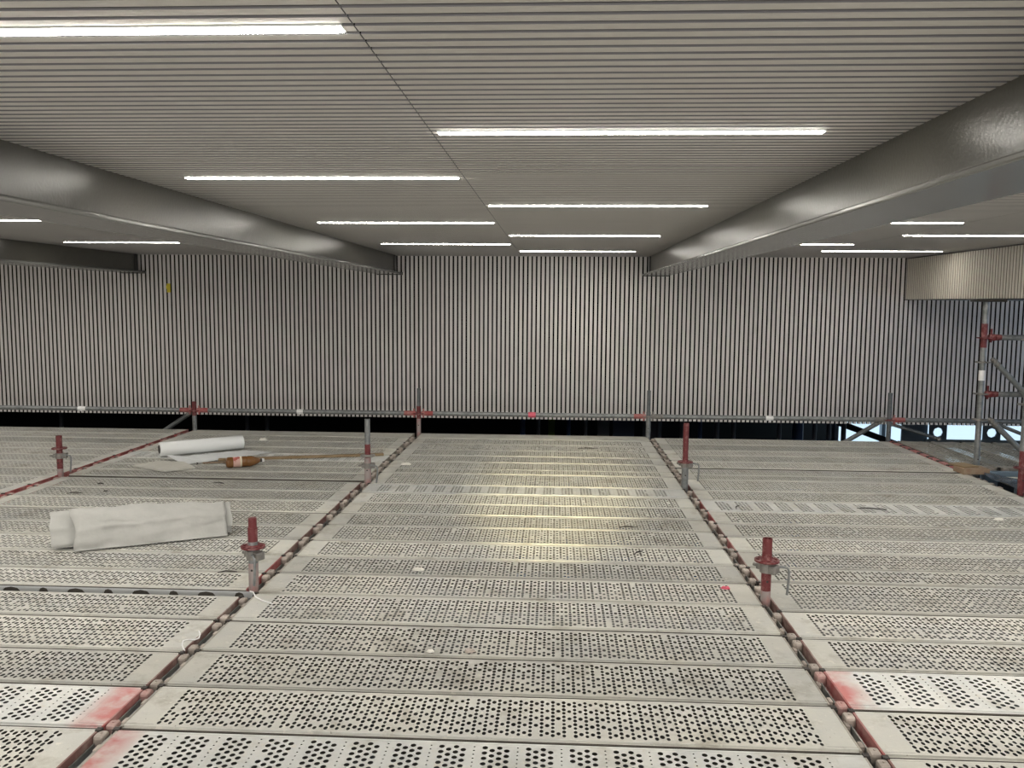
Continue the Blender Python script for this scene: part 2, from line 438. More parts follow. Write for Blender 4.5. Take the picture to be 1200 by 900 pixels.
_pl = {}
def plate_mesh(L, W, kind, seed, matname):
    key = (round(L,2), round(W,2), kind, seed, matname)
    if key in _pl: return _pl[key]
    rnd = random.Random(hash((round(W,2), seed)) & 0xffff)
    m, e = .026, (.10 if kind == 'grouped' else .105)
    b = MB()
    if kind == 'solid':
        cells = [(-L/2+e, L/2-e, -W/2+m, W/2-m, 0, 0)]
    elif kind == 'grouped': cells = cells_grouped(L, W, rnd)
    else: cells = cells_alternating(L, W, rnd, clog=.025 if kind == 'alt' else .34)
    b.holed(cells, lambda u, v, d: (u, v, -d), .0008)
    # rolled edges along both long sides and the plain ends
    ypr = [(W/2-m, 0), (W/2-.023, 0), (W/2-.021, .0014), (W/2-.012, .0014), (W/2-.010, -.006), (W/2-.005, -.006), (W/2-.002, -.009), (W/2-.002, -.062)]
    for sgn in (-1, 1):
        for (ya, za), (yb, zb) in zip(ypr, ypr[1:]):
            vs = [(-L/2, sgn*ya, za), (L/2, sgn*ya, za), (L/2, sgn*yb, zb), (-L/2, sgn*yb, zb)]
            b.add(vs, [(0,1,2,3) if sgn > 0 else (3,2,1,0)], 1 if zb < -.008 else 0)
    for sgn in (-1, 1):
        xa, xb = sgn*(L/2-e), sgn*L/2
        pts = [(xa, 0), (xa+sgn*.006, .0008), (xb-sgn*.004, .0008), (xb, 0)]
        for (p0, z0), (p1, z1) in zip(pts, pts[1:]):
            b.add([(p0,-W/2+m,z0),(p1,-W/2+m,z1),(p1,W/2-m,z1),(p0,W/2-m,z0)], [(0,1,2,3) if sgn > 0 else (3,2,1,0)])
    me = b.mesh('deck_plate', [M[matname], M['shade_dark_side']]); _pl[key] = me
    return me

_small = {}
def small_mesh(name, key, fn, m):
    k = (name, key)
    if k not in _small:
        b = MB(); fn(b); _small[k] = b.mesh(name, m)
    return _small[k]

def cap_mesh(W, mn):
    W = round(W, 2)
    def fn(b):
        b.box(-.003, .004, -W/2+.004, W/2-.004, -.058, .0015)
        b.box(.004, .009, -W/2+.02, W/2-.02, -.058, -.045)
    return small_mesh('end_cap', (W, mn), fn, M[mn])
def hook_mesh(mn):
    def fn(b):
        b.bbox(0, .0385, -.026, .026, -.040, .001, .011)
        b.box(.0, .02, -.017, .017, -.052, -.03)
        b.lathe([(.0001, .0035), (.004, .0035), (.0045, .001)], 8, mtx=Matrix.Translation((.020, 0, .0005)))
    return small_mesh('hook', mn, fn, M[mn])
def claw_mesh(mn):
    def fn(b):
        b.bbox(0, .034, -.022, .022, -.044, -.026, .004); b.bbox(.020, .036, -.020, .020, -.052, -.020, .004)
    return small_mesh('claw', mn, fn, M[mn])
def latch_mesh():
    def fn(b):
        b.box(-.006, .014, -.014, .006, -.030, .006); b.box(.002, .02, -.006, .0, -.022, -.008)
    return small_mesh('latch', 0, fn, M['latch'])

def plank(x, y, L, W, label, group, kind='alt', seed=0, mn='plank', capL='greycap', capR='greycap', hookoff=.125, rotz=0, hm='hook', z=0, tilt=0):
    t = thing('scaffold_plank', label, 'scaffold plank', (x, y, z), rotz, group)
    t.rotation_euler.y = tilt
    link('deck_plate', plate_mesh(L, W, kind, seed, mn), t)
    for sgn, cap in ((-1, capL), (1, capR)):
        o = link('end_cap', cap_mesh(W, cap), t, (sgn*L/2, 0, 0), 0 if sgn > 0 else pi)
        if cap == 'redcap': o['label'] = 'red end plate'
        ho = min(hookoff, W/2-.035)
        for s2 in (-1, 1):
            if not rotz and any(abs(y + s2*ho - yy) < .062 for yy in STY): continue
            link('hook', claw_mesh(hm) if hookoff < .1 else hook_mesh(hm), t, (sgn*(L/2+.003), s2*ho, 0), 0 if sgn > 0 else pi)
        if rotz or not any(abs(y + W/2 - .016 - yy) < .05 for yy in STY): link('latch', latch_mesh(), t, (sgn*(L/2+.002), W/2-.012, 0), 0 if sgn > 0 else pi)
    return t

GAP = .040
STY = (9.155, 6.72, 6.655, 4.10)
BAYS = {
 'centre bay': (0.0, 2.566, [9.20, 8.88, 8.56, 8.19, 7.88, 7.57, 7.24, 7.03, 6.58, 6.28, 5.96, 5.64, 5.33, 4.97, 4.65, 4.34, 4.02, 3.66, 3.33, 3.005, 2.68, 2.36]),
 'right bay': (2.556, 5.13, [9.13, 8.74, 8.40, 8.12, 7.80, 7.49, (7.43,), 7.17, 6.97, 6.56, 6.23, 5.90, 5.57, 5.24, 4.93, 4.62, 4.38, 3.96, 3.63, 3.31, 2.98, 2.66, 2.34]),
 'left bay': (-2.57, 0.0, [9.20, 8.88, 8.56, 8.18, 7.83, 7.50, 7.22, 6.97, 6.71, (6.63,), 6.28, 5.97, 5.635, (5.615,), 5.29, 4.98, 4.66, 4.34, 4.07, (4.01,), 3.70, 3.34, 3.02, 2.70, 2.38]),
 'far left bay': (-5.14, -2.57, [9.21, 8.89, 8.57, 8.25, 7.93, 7.61, 7.29, 6.97, 6.65, 6.33, 6.01, 5.69]),
}
for bay, (xa, xb, ys) in BAYS.items():
    rows = []
    prev = ys[0]
    for v in ys[1:]:
        if isinstance(v, tuple): prev = v[0]; continue
        rows.append((prev, v)); prev = v
    n = len(rows)
    for i, (yf, yn) in enumerate(rows):
        W = yf - yn - .009; yc = (yf+yn)/2; xc = (xa+xb)/2; L = xb - xa - 2*GAP
        kf = n - i            # counted from the viewer
        kind, mn, seed, hm = 'alt', 'plank', (i*7) % 3, 'hook'
        desc = 'Dusty grey perforated'
        capL = capR = 'greycap'
        if bay == 'centre bay':
            off = .07
            if i == 0: kind, desc = 'solid', 'Dusty unperforated'
            elif i in (2,): kind = 'clogged'
            elif i == 20: kind, mn, desc = 'grouped', 'plank_red_left', 'Pale new red-stained'
            elif i == 8: kind, mn, desc = 'grouped', 'plank_white', 'Pale new'
            elif W < .25: desc = 'Narrow perforated'
            elif W > .42: desc = 'Extra wide perforated'
        elif bay == 'right bay':
            off = .125
            capL = 'browncap' if 5 < i < 22 else 'greycap'
            capR = 'redcap' if i < 5 else 'greycap'
            if i == 18: kind, mn, desc, capL, hm = 'grouped', 'plank_red_left', 'Pale new red-ended', 'redcap', 'hook_red'
            elif i in (9,): kind, mn, desc, capL = 'grouped', 'plank_white', 'Pale new', 'redcap'
            elif W < .25: desc = 'Narrow perforated'
            elif W > .40: desc = 'Extra wide perforated'
            if i in (10, 12, 19): capL = 'redcap'
        elif bay == 'left bay':
            off = .125
            capL = 'greycap'
            capR = 'browncap' if i > 7 else 'greycap'
            if i == 0: kind, desc = 'solid', 'Dusty unperforated'
            capL, hm = 'redcap', 'hook'
            if i in (14, 15): capR = 'redcap'
            if i == 19: kind, mn, desc, capR, hm = 'grouped', 'plank_red_right', 'Pale new red-ended', 'redcap', 'hook_red'
            if i in (4,): kind, mn, desc = 'grouped', 'plank_white', 'Pale'
            if i in (21, 22): capR = 'redcap'
        else:
            off = .125; capR = 'redcap'; hm = 'redcap'
        if desc == 'Dusty grey perforated' and seed == 1 and kind == 'alt' and i % 2: desc = 'Grey perforated'
        lab = f"{desc} steel scaffold plank, {ORD[kf]} from the front in the {bay}"
        tl = 0
        plank(xc, yc, L, W, lab, 'scaffold planks of the ' + bay, kind, seed, mn, capL, capR, off, hm=hm, z=R.uniform(-.002, .002) - (.013 if bay == 'left bay' and yf < 4.05 else 0))

# exposed side rail with round and slotted holes, seen in the gap of the left bay
sb = MB()
cells = []
x = -1.24; big = False
while x < 1.2:
    w = .19 if big else .15
    cells.append((x, x+w, -.058, -.004, .048 if big else .026, .022)); x += w; big = not big
sb.holed(cells, lambda u, v, d: (u, 0.0 - (-d), v), .006)
rail_plank = [o for o in C.objects if o.get('label', '').endswith('in the left bay') and abs(o.location.y - 4.205) < .02][0]
p = sb.build('side_rail', M['zinc_rail'], rail_plank, (0, -.135-.0135, 0)); p['label'] = 'galvanised side rail with round and slotted holes'

# planks of the access tower beyond the right bay, laid towards the wall
for k in range(6):
    plank(5.185 + .16 + k*.325, 8.42, 1.42, .315, f"Grey tower deck plank running towards the wall, {ORD[k+1]} from the red transom", 'planks of the access tower',
          'clogged', k % 2, 'plank_tower', 'greycap', 'greycap', .1, rotz=pi/2)

# ------------------------------------------------------------------ standards (uprights)
def rosette(b, z, r=.061, mi=0):
    cells = []
    for k in range(8):
        cells.append((k, k+1, .027, r, .30 if k % 2 else .20, .0095 if k % 2 else .0075))
    f = lambda u, v, d: (v*cos(u*pi/4 + .35), v*sin(u*pi/4 + .35), z - d)
    # finer rim: split every sector in angle through the holed cell's own points
    b.holed(cells, f, .009, mi)
    b.holed([(c[0], c[1], c[2], c[3], c[4], c[5]) for c in cells], lambda u, v, d: f(u, v, .009 - d), 0, mi)
    b.lathe([(r*.985, z), (r, z-.002), (r, z-.007), (r*.985, z-.009)], 16, mi)
    b.lathe([(.0245, z+.006), (.029, z), (.029, z-.009), (.0245, z-.015)], 16, mi)

def clamp_parts(t, z, ang, side=1, hook=True):
    b = MB()
    b.tube([(0,0,z-.022), (0,0,z+.022)], .034, 16)
    rm = Matrix.Rotation(ang, 4, 'Z')
    b.bbox(.02, .058, -.026, .026, z-.022, z+.020, .005, mtx=rm)
    b.bbox(-.052, -.02, -.016, .016, z-.016, z+.014, .005, mtx=rm)
    b.tube([rm @ Vector((-.075,.0,z)), rm @ Vector((-.04,.0,z))], .008, 8)
    c = b.build('clamp', M['clamp'], t)
    if hook:
        h = MB()
        p = [Vector((.03, -.012, z+.006)), Vector((.07, -.016, z+.010)), Vector((.098, -.016, z+.004)), Vector((.106, -.016, z-.014)), Vector((.104, -.018, z-.07)), Vector((.098, -.02, z-.13))]
        h.tube([Matrix.Rotation(side, 4, 'Z') @ q for q in p], .0065, 8)
        h.build('locking_hook', M['galv'], c)

def standard(x, y, z1, label, cols, ros=(.215,), clamp=None, hook=True, spigot=True, hookside=0, group='scaffold uprights', ang=.3, wedges=()):
    """cols: list of (z_from, z_to, material, radius)"""
    t = thing('scaffold_upright', label, 'scaffold upright', (x, y, 0), 0, group)
    lowm = cols[0]
    b = MB(); b.tube([(0,0,ZF), (0,0,cols[0][0]+.0)], .0242, 14)
    for (za, zb, mn, r) in cols: pass
    mats = [M['galv_dark']]
    for (za, zb, mn, r) in cols:
        mats.append(M[mn])
        last = (za, zb, mn, r) == cols[-1]
        b.tube([(0,0,za), (0,0,zb)], r, 16, len(mats)-1, hollow=.86 if last else 0)
    # small pin hole, a dark dimple sunk in the tube
    b.build('tube', mats, t)
    ph = MB(); rr = cols[0][3]
    ph.tube([(0,-rr-.0008, .10), (0, -rr+.004, .10)], .006, 8)
    ph.build('pin_hole', M['latch'], t)
    for z in ros:
        rb = MB(); rosette(rb, z); o = rb.build('rosette', M[('red' if 'red' in cols[-1][2] or z in wedges else 'clamp')], t)
    if clamp is not None: clamp_parts(t, clamp, ang, hookside, hook)
    return t

standard(-.006, 4.09, .318, 'short red-topped scaffold upright near the lower left, beside the grey rolled sheet',
         [(-.05, .135, 'galv_pink', .0246), (.135, .245, 'galv', .0246), (.245, .318, 'red', .0242)], (.222,), .176, hookside=-1.0, ang=-.5)
standard(2.563, 4.105, .312, 'short all-red scaffold upright near the lower right with bent locking hook',
         [(-.05, .05, 'galv_pink', .0246), (.05, .312, 'red', .0242)], (.206,), .165, ang=-.8)
standard(.008, 6.645, .513, 'grey-topped scaffold upright on the left transom line, behind the wooden batten end',
         [(-.05, .20, 'galv_pink', .027), (.20, .31, 'red', .0235), (.31, .513, 'galv', .0225)], (.221,), .135, hookside=-.4)
standard(2.553, 6.665, .514, 'tall slim pink-red scaffold upright with grey sleeve, halfway along right transom',
         [(-.05, .20, 'galv', .027), (.20, .514, 'red', .0222)], (.209,), .185, ang=-.7)
standard(-2.60, 6.72, .326, 'short red scaffold upright at far left beside the red transom line',
         [(-.05, .05, 'galv_pink', .0246), (.05, .326, 'red', .0242)], (.225,), .158)
FAR = [(-2.512, .326, 'red-headed scaffold upright at deck edge, left of the white film roll', [(-.05,.17,'galv',.0246),(.17,.326,'red',.0246)]),
       (.015, .505, 'scaffold upright at deck edge at the far end of the left transom line', [(-.05,.17,'galv_pink',.0246),(.17,.31,'red',.0242),(.31,.505,'galv_dark',.0205)]),
       (2.533, .513, 'dark grey scaffold upright at deck edge at far end of right transom line', [(-.05,.23,'galv',.0255),(.23,.28,'galv_dark',.0245),(.28,.513,'galv_dark',.0205)]),
       (5.10, .519, 'dark grey scaffold upright at deck edge beside the bright windows', [(-.05,.23,'galv_dark',.0246),(.23,.519,'galv_dark',.0235)])]
for x, z, lb, cols in FAR:
    standard(x, 9.155 if x < 5 else 9.16, z, lb, cols, (.232,), None, wedges=(.232,) if x < 2 or x > 5 else ())

# ------------------------------------------------------------------ transoms under the plank ends
def red_transom(x, ya, yb, label):
    t = thing('scaffold_transom', label, 'scaffold transom', (x, (ya+yb)/2, 0), 0, 'transoms under the plank ends')
    h = abs(yb-ya)/2 - .03
    c = MB(); c.bbox(-.030, .030, -h, h, -.06, .004, .008); c.build('channel', M['redcap'], t)
    for k in range(7):
        b = MB(); b.bbox(-.034, .022, -.022, .022, -.03, .009, .004); b.build('claw', M['latch'], t, (0, -h + (k+.6)*2*h/7, 0))
def transom(x, ya, yb, label, mn):
    t = thing('scaffold_transom', label, 'scaffold transom', (x, (ya+yb)/2, 0), 0, 'transoms under the plank ends')
    h = abs(yb-ya)/2 - .03
    c = MB()
    c.box(-.028, -.023, -h, h, -.075, -.034); c.box(.010, .015, -h, h, -.075, -.024); c.box(-.024, .024, -h, h, -.079, -.075)
    c.build('channel', M[mn], t)
    for s in (-1, 1):
        w = MB(); w.bbox(-.022, .022, s*h - .004, s*h + .02*s + .004, -.092, -.036, .005) if s > 0 else w.bbox(-.022, .022, s*h - .02, s*h + .004, -.092, -.036, .005)
        w.build('wedge_head', M['clamp'], t)
ST = {'left': (-.003, [9.155, 6.645, 4.09, 1.56]), 'right': (2.558, [9.155, 6.665, 4.105, 1.58]), 'far left': (-2.56, [9.155, 6.72, 4.2]), 'far right': (5.130, [9.16, 6.69])}
nm = ['farthest', 'middle', 'nearest']
for k, (x, yy) in ST.items():
    for i in range(len(yy)-1):
        if k == 'far right':
            red_transom(x, yy[i+1] if i else 7.62, yy[i] if i == 0 else 7.5, f"dusty red transom beside the access tower, {['farther','nearer'][i]} length"); continue
        transom(x, yy[i+1], yy[i], f"grey steel channel under the plank ends, {nm[i]} length of the {k} line", 'transom')

# ------------------------------------------------------------------ guard rail along the deck edge
ZG = .230
def rail(xa, xb, label, endmats, z=ZG, y=9.155, zb=None):
    t = thing('guard_rail', label, 'guard rail', ((xa+xb)/2, y, z), 0, 'guard rail tubes along the deck edge')
    h = (xb-xa)/2; dz = ((zb if zb is not None else z) - z)
    MB().tube([(-h+.09, 0, 0), (h-.09, 0, dz)], .0242, 14).build('tube', M['galv'], t)
    for s, mn in ((-1, endmats[0]), (1, endmats[1])):
        b = MB()
        b.tube([(s*(h-.16), 0, 0), (s*(h-.075), 0, 0)], [.0262, .0275], 12)
        b.bbox(min(s*(h-.085), s*(h-.028)), max(s*(h-.085), s*(h-.028)), -.018, .018, -.024, .024, .006)
        b.box(min(s*(h-.060), s*(h-.044)), max(s*(h-.060), s*(h-.044)), -.004, .004, -.05, .052)
        o = b.build('wedge_head', M['redcap' if mn == 'red' else mn], t)
        if mn == 'red': o['label'] = 'red wedge head'
    return t
rail(-5.09, -2.512, 'grey guard rail tube at deck edge, leftmost length with white tape', ('clamp', 'red'))
rail(-2.512, .015, 'grey guard rail tube behind the white film roll and bottle', ('red', 'red'))
rail(.015, 2.533, 'grey guard rail tube at the edge of the centre bay', ('red', 'red'))
rail(2.533, 5.10, 'grey guard rail tube at the far edge of the right bay', ('clamp', 'clamp'))
rail(5.10, 7.2, 'guard rail tube with red ends in front of the windows at right', ('red', 'red'))
def wrap(x, z, mn, w, label, r=.0262):
    b = MB(); b.tube([(-w, 0, 0), (-w*.4, 0, .001), (w*.3, 0, -.0005), (w, 0, 0)], [r, r+.0015, r+.0006, r], 12)
    b.add([(-.01, -r, .01), (.012, -r-.004, -.028), (.0, -r-.006, -.03), (-.014, -r, .0)], [(0,1,2,3)])
    tag(b.build('tape_wrap', M[mn], None, (x, 9.155, z)), label, 'tape', 'tape wraps on the guard rail')
wrap(-3.80, ZG, 'white', .045, 'white tape wrapped on the leftmost guard rail length')
wrap(-1.31, ZG, 'white', .035, 'white tape wrapped on the guard rail behind the white roll')
wrap(3.83, ZG, 'white', .04, 'white tape wrapped on the guard rail right of centre')
wrap(1.265, ZG, 'pink', .04, 'bright pink tape wrapped on the centre guard rail', .029)

# diagonal braces hanging from the rail ends
def brace(p, q, label, r=.0242, mn='galv_dark', cat='scaffold brace', group='diagonal braces'):
    p, q = Vector(p), Vector(q); c = (p+q)/2
    t = thing('diagonal_brace', label, cat, c, 0, group)
    d = (q-p).normalized()
    MB().tube([p-c, q-c], r, 12).build('tube', M[mn], t)
    for e, s in ((p, 1), (q, -1)):
        b = MB(); b.tube([e-c-d*s*.03, e-c+d*s*.05], [r*.75, r*1.12], 10); b.bbox(-.014, .014, -.03, .03, -.02, .02, .004, mtx=Matrix.Translation(e-c))
        b.build('brace_end', M['clamp'], t)
brace((-2.59, 9.24, .19), (-3.23, 9.24, -.24), 'grey diagonal brace sloping down left beside the red-headed upright')
brace((5.03, 9.245, .19), (4.25, 9.245, -.30), 'grey diagonal brace sloping down left from the upright by the windows')
brace((5.16, 9.24, .17), (5.66, 9.24, .02), 'slim grey diagonal brace sloping down right in front of the windows', .018)

# ------------------------------------------------------------------ access tower at the right edge
t = standard(5.268, 7.60, 1.50, 'tall grey tower upright with red collar rising to the cream bulkhead',
         [(-.05, .95, 'galv', .0246), (.95, 1.09, 'galv', .0246), (1.09, 1.30, 'red', .0262), (1.30, 1.49, 'galv', .0246)], (.457, .686, .965, 1.18), None, group='access tower uprights', wedges=(1.18,))
b = MB(); b.bbox(-.11, .15, -.06, .06, 1.49, 1.512, .003); b.build('head_plate', M['darkplastic'], t)
b = MB(); b.tube([(0,0,.80), (0,0,.89)], .0258, 16); o = b.build('paper_sticker', M['white'], t); o['label'] = 'white paper sticker round the tube'
standard(5.168, 6.69, 1.50, 'tower upright at right picture edge with red foot',
         [(-.05, .33, 'red', .0248), (.33, 1.50, 'galv', .0246)], (.20, .70, 1.2), None, group='access tower uprights', wedges=(.2,))
def tower_rail(z, label, head):
    t = thing('tower_rail', label, 'guard rail', (5.29, 7.60, z), 0, 'access tower rails')
    MB().tube([(.07, 0, 0), (1.5, 0, 0)], .0242, 12).build('tube', M['galv'], t)
    b = MB(); b.superell(.046, 0, 0, .034, .022, .030, .5); b.box(.030, .046, -.004, .004, -.045, .075); b.tube([(.07,0,0),(.12,0,0)], [.028,.025], 12)
    o = b.build('wedge_head', M[head], t)
    if head == 'red': o['label'] = 'red wedge head'
tower_rail(1.18, 'horizontal tower rail under the cream bulkhead, uppermost at the right edge', 'red')
tower_rail(.68, 'horizontal tower rail at the right edge, below the diagonal brace', 'red')
brace((5.34, 7.545, .975), (5.98, 7.545, .33), 'upper diagonal tower brace crossing the slatted wall at right', .025, 'galv')
brace((5.345, 7.54, .45), (5.77, 7.54, .04), 'lower diagonal tower brace in front of the bright windows', .025, 'galv')
brace((5.42, 7.66, .42), (5.95, 7.66, .21), 'slim tower brace sloping away right, behind the lower diagonal', .016, 'galv_dark')

# ------------------------------------------------------------------ loose things on the deck
def blob_loft(axis_a, axis_b, prof_fn, n=40, mseg=44, close=True):
    """loft of a closed profile along a horizontal axis; prof_fn(s, t) -> (across, up)"""
    A, B = Vector((*axis_a, 0)), Vector((*axis_b, 0)); d = (B-A); u = d.normalized(); v = Vector((-u.y, u.x, 0))
    vs, fs = [], []
    for i in range(n+1):
        s = i/n
        for k in range(mseg):
            a, z, sh = prof_fn(s, k/mseg)
            vs.append(A + d*s + u*sh + v*a + Vector((0,0,z)))
    for i in range(n):
        for k in range(mseg):
            k2 = (k+1) % mseg
            fs.append((i*mseg+k, i*mseg+k2, (i+1)*mseg+k2, (i+1)*mseg+k))
    return vs, fs

# grey membrane folded into a flat roll: an outer wrap and an inner layer that sticks out of it
A, B = (-1.235, 4.605), (-.495, 4.985)
def outer(s, t, g=0.0, hh=1.0):
    """loop profile: front slope up, rounded ridge, steep back; flattened underneath"""
    th = 2*pi*t
    H = (.215 - .03*s)*hh; Wd = .22
    key = [(0.0, .0), (.008, .004), (.030, .062), (.058, .112), (.095, .150), (.135, .188), (.185, .207), (.235, .190), (.262, .12), (.268, .02), (.24, 0), (.12, 0)]
    m = len(key); q = t*m; i = int(q) % m; f = q - int(q)
    f = f*f*(3-2*f)*.4 + f*.6
    a = key[i][0]*(1-f) + key[(i+1) % m][0]*f; z = key[i][1]*(1-f) + key[(i+1) % m][1]*f
    z *= H/.207
    w = noise.noise(Vector((s*5, z*16, 1.3 + g)))*.034 + noise.noise(Vector((s*11, z*30 + a*20, 4.1 + g)))*.009
    fold = -.018*math.exp(-((s-.12-z*.5)/.05)**2) * min(1, z/.05)
    crease = -.010*math.exp(-((z-.105-.03*s)/.016)**2)
    return a + (w - fold*-1*.6 + crease)*min(1, z/.02)*1.0 + .012*s, max(0.0, z + w*.6*min(1, z/.03)), 0.02*noise.noise(Vector((t*6, s*2, 9+g)))*(1 if s in (0, 1) else 0) + (-.025*z/.2 if s == 0 else .0)
t = thing('folded_membrane', 'large grey-white folded membrane roll lying on the left bay planks', 'rolled sheet', (0,0,.010))
ob = MB(); vs, fs = blob_loft(A, B, lambda s, q: outer(s, q)); ob.add(vs, fs, 0, True)
o = ob.build('outer_wrap', M['membrane'], t)
sd = o.modifiers.new('thickness', 'SOLIDIFY'); sd.thickness = .006; sd.offset = -1
def inner(s, q):
    a, z, sh = outer(s, q, 5.0, .88)
    return .03 + a*.74, z*.97 + .004, sh
ib = MB(); vs, fs = blob_loft((-1.375, 4.600), (-.478, 5.02), inner); ib.add(vs, fs, 0, True)
n0 = 44
ib.add(vs[:n0], [tuple(range(n0))[::-1]]); ib.add(vs[-n0:], [tuple(range(n0))])
ib.build('inner_layer', M['sheet'], t)

# white film roll with open core
A, B = Vector((-2.15, 7.55, 0)), Vector((-1.54, 8.02, 0)); d = (B-A); ln = d.length
t = thing('film_roll', 'glossy white film roll lying beyond the bottle on the left bay', 'film roll', ((A+B)/2).to_tuple(), atan2(d.y, d.x))
t.location.z = .007
rr = .066
b = MB()
mt = Matrix.Translation((0,0,rr)) @ Matrix.Rotation(pi/2, 4, 'Y')
b.lathe([(.040, -ln/2), (rr-.004, -ln/2), (rr, -ln/2+.003), (rr, -.1), (rr+.0006, .02), (rr, ln/2-.003), (rr-.004, ln/2), (.040, ln/2)], 32, mtx=mt)
b.build('film', M['film'], t)
b = MB(); b.lathe([(.0395, -ln/2-.004), (.0395, ln/2+.004), (.034, ln/2+.004), (.034, -ln/2-.004), (.0395, -ln/2-.004)], 28, mtx=mt)
b.lathe([(.034, -.05), (.0001, -.05)], 28, mtx=mt)
o = b.build('core', M['core'], t); o['label'] = 'dark cardboard core tube'

def sheet_on_deck(name, pts, mn, label, cat, z=.004, th=.002, wav=.004, lift=None):
    """thin sheet: triangulated outline, subdivided and lightly rumpled, with thickness"""
    bm = bmesh.new(); vs = [bm.verts.new((x, y, 0)) for x, y in pts]; bm.faces.new(vs)
    bmesh.ops.triangulate(bm, faces=bm.faces); bmesh.ops.subdivide_edges(bm, edges=bm.edges, cuts=4, use_grid_fill=True)
    cx = sum(p[0] for p in pts)/len(pts); cy = sum(p[1] for p in pts)/len(pts)
    for v in bm.verts:
        zz = wav*(1 + noise.noise(Vector((v.co.x*7, v.co.y*7, 3.0))))
        if lift:
            dd = (Vector((v.co.x, v.co.y)) - Vector(lift[:2])).length
            zz += lift[2]*max(0, 1 - dd/lift[3])**1.5
        v.co = Vector((v.co.x - cx, v.co.y - cy, zz))
    me = bpy.data.meshes.new(name); bm.to_mesh(me); bm.free(); me.materials.append(M[mn])
    o = link(name, me, None, (cx, cy, z)); s = o.modifiers.new('thickness', 'SOLIDIFY'); s.thickness = th; s.offset = 1
    return tag(o, label, cat)
sheet_on_deck('film_sheet', [(-2.04, 7.36), (-1.72, 7.20), (-1.58, 7.36), (-1.34, 7.60), (-1.20, 7.86), (-1.50, 7.93), (-1.80, 7.68)], 'filmsheet', 'loose translucent film sheet under the white film roll', 'plastic sheet', lift=(-1.98, 7.36, .06, .25))
sheet_on_deck('cardboard_piece', [(-2.16, 7.06), (-1.78, 6.86), (-1.58, 7.02), (-1.78, 7.25), (-2.02, 7.28)], 'card', 'flat grey cardboard piece in front of the white film roll', 'cardboard', th=.014, wav=.002)

# battens
def batten(p, q, w, h, mn, label, z=.004):
    p, q = Vector((*p, 0)), Vector((*q, 0)); d = q-p
    b = MB(); l = d.length/2
    b.bbox(-l, l, -w/2, w/2, 0, h, .002)
    tag(b.build('wooden_batten', M[mn], None, ((p+q)/2 + Vector((0,0,z))).to_tuple(), atan2(d.y, d.x)), label, 'wooden batten', 'wooden battens behind the bottle')
batten((-1.53, 7.40), (-.10, 7.80), .045, .022, 'wood', 'long brown wooden batten pointing from behind the bottle to the upright')
batten((-1.62, 7.26), (-1.26, 7.38), .016, .010, 'palewood', 'short thin pale wooden strip at the left end of the long batten')

# plastic bottle lying on its side
P, Q = Vector((-1.335, 7.08, 0)), Vector((-1.045, 7.235, 0)); d = Q-P
t = thing('plastic_bottle', 'brown plastic drink bottle with pink label lying on the deck', 'bottle', P.to_tuple(), atan2(d.y, d.x))
t.location.z = .004
r = .047
mt = Matrix.Translation((0, 0, r)) @ Matrix.Rotation(pi/2, 4, 'Y')
prof = [(.0001, .008), (.020, .004), (.030, 0), (.040, .004), (r, .02), (r, .05), (r-.003, .055), (r-.003, .13), (r, .135), (r, .17), (r-.004, .176), (r, .183), (r-.002, .215), (r-.012, .245), (.024, .27), (.014, .285), (.013, .30)]
b = MB(); b.lathe(prof, 24, mtx=mt); b.build('bottle_body', M['bottle'], t)
b = MB(); b.lathe([(r-.0022, .058), (r-.0016, .06), (r-.0016, .112), (r-.0022, .114)], 24, mtx=mt); o = b.build('paper_label', M['label'], t); o['label'] = 'pink and cream printed label'
b = MB(); b.lathe([(r-.002, .114), (r-.0012, .115), (r-.0012, .129), (r-.002, .130)], 24, mtx=mt); o = b.build('label_band', M['cream'], t); o['label'] = 'cream band round the label'
b = MB(); b.lathe([(.0145, .287), (.0165, .288), (.0165, .303), (.0145, .304)], 18, mtx=mt); o = b.build('neck_ring', M['darkplastic'], t); o['label'] = 'black neck ring'
b = MB(); b.lathe([(.0150, .304), (.0160, .305), (.0160, .320), (.0145, .323), (.0001, .323)], 18, mtx=mt); o = b.build('bottle_cap', M['white'], t); o['label'] = 'white screw cap'

# timber block and polythene beside the tower foot
t = thing('timber_block', 'raw timber block at the foot of the tall tower upright', 'timber block', (5.15, 7.44, .004), .05)
b = MB(); b.bbox(-.115, .115, -.085, .085, 0, .05, .004); b.build('block', M['palewood'], t)
b = MB(); b.bbox(-.10, .06, -.02, .16, .05, .062, .003, mtx=Matrix.Rotation(.3, 4, 'Z')); b.build('plywood_scrap', M['wood'], t)
sheet_on_deck('polythene_strip', [(5.22, 7.47), (5.30, 7.50), (5.42, 7.20), (5.46, 6.80), (5.44, 6.35), (5.16, 6.45), (5.20, 6.95)], 'tarp', 'crumpled dark blue polythene between tower deck and right bay', 'plastic sheet', z=-.02, th=.003, wav=.03)
bo = MB(); bo.bbox(5.36, 6.6, 6.55, 7.44, -.06, -.025, .004); tag(bo.build('plywood_panel', M['card'], None), 'beige plywood panel behind the red-footed tower upright', 'plywood panel')
be = MB(); be.bbox(5.30, 7.2, 7.50, 7.555, -.09, .004, .004); tag(be.build('toe_board', M['bluegrey'], None), 'blue-grey board along the near edge of the tower deck', 'toe board')

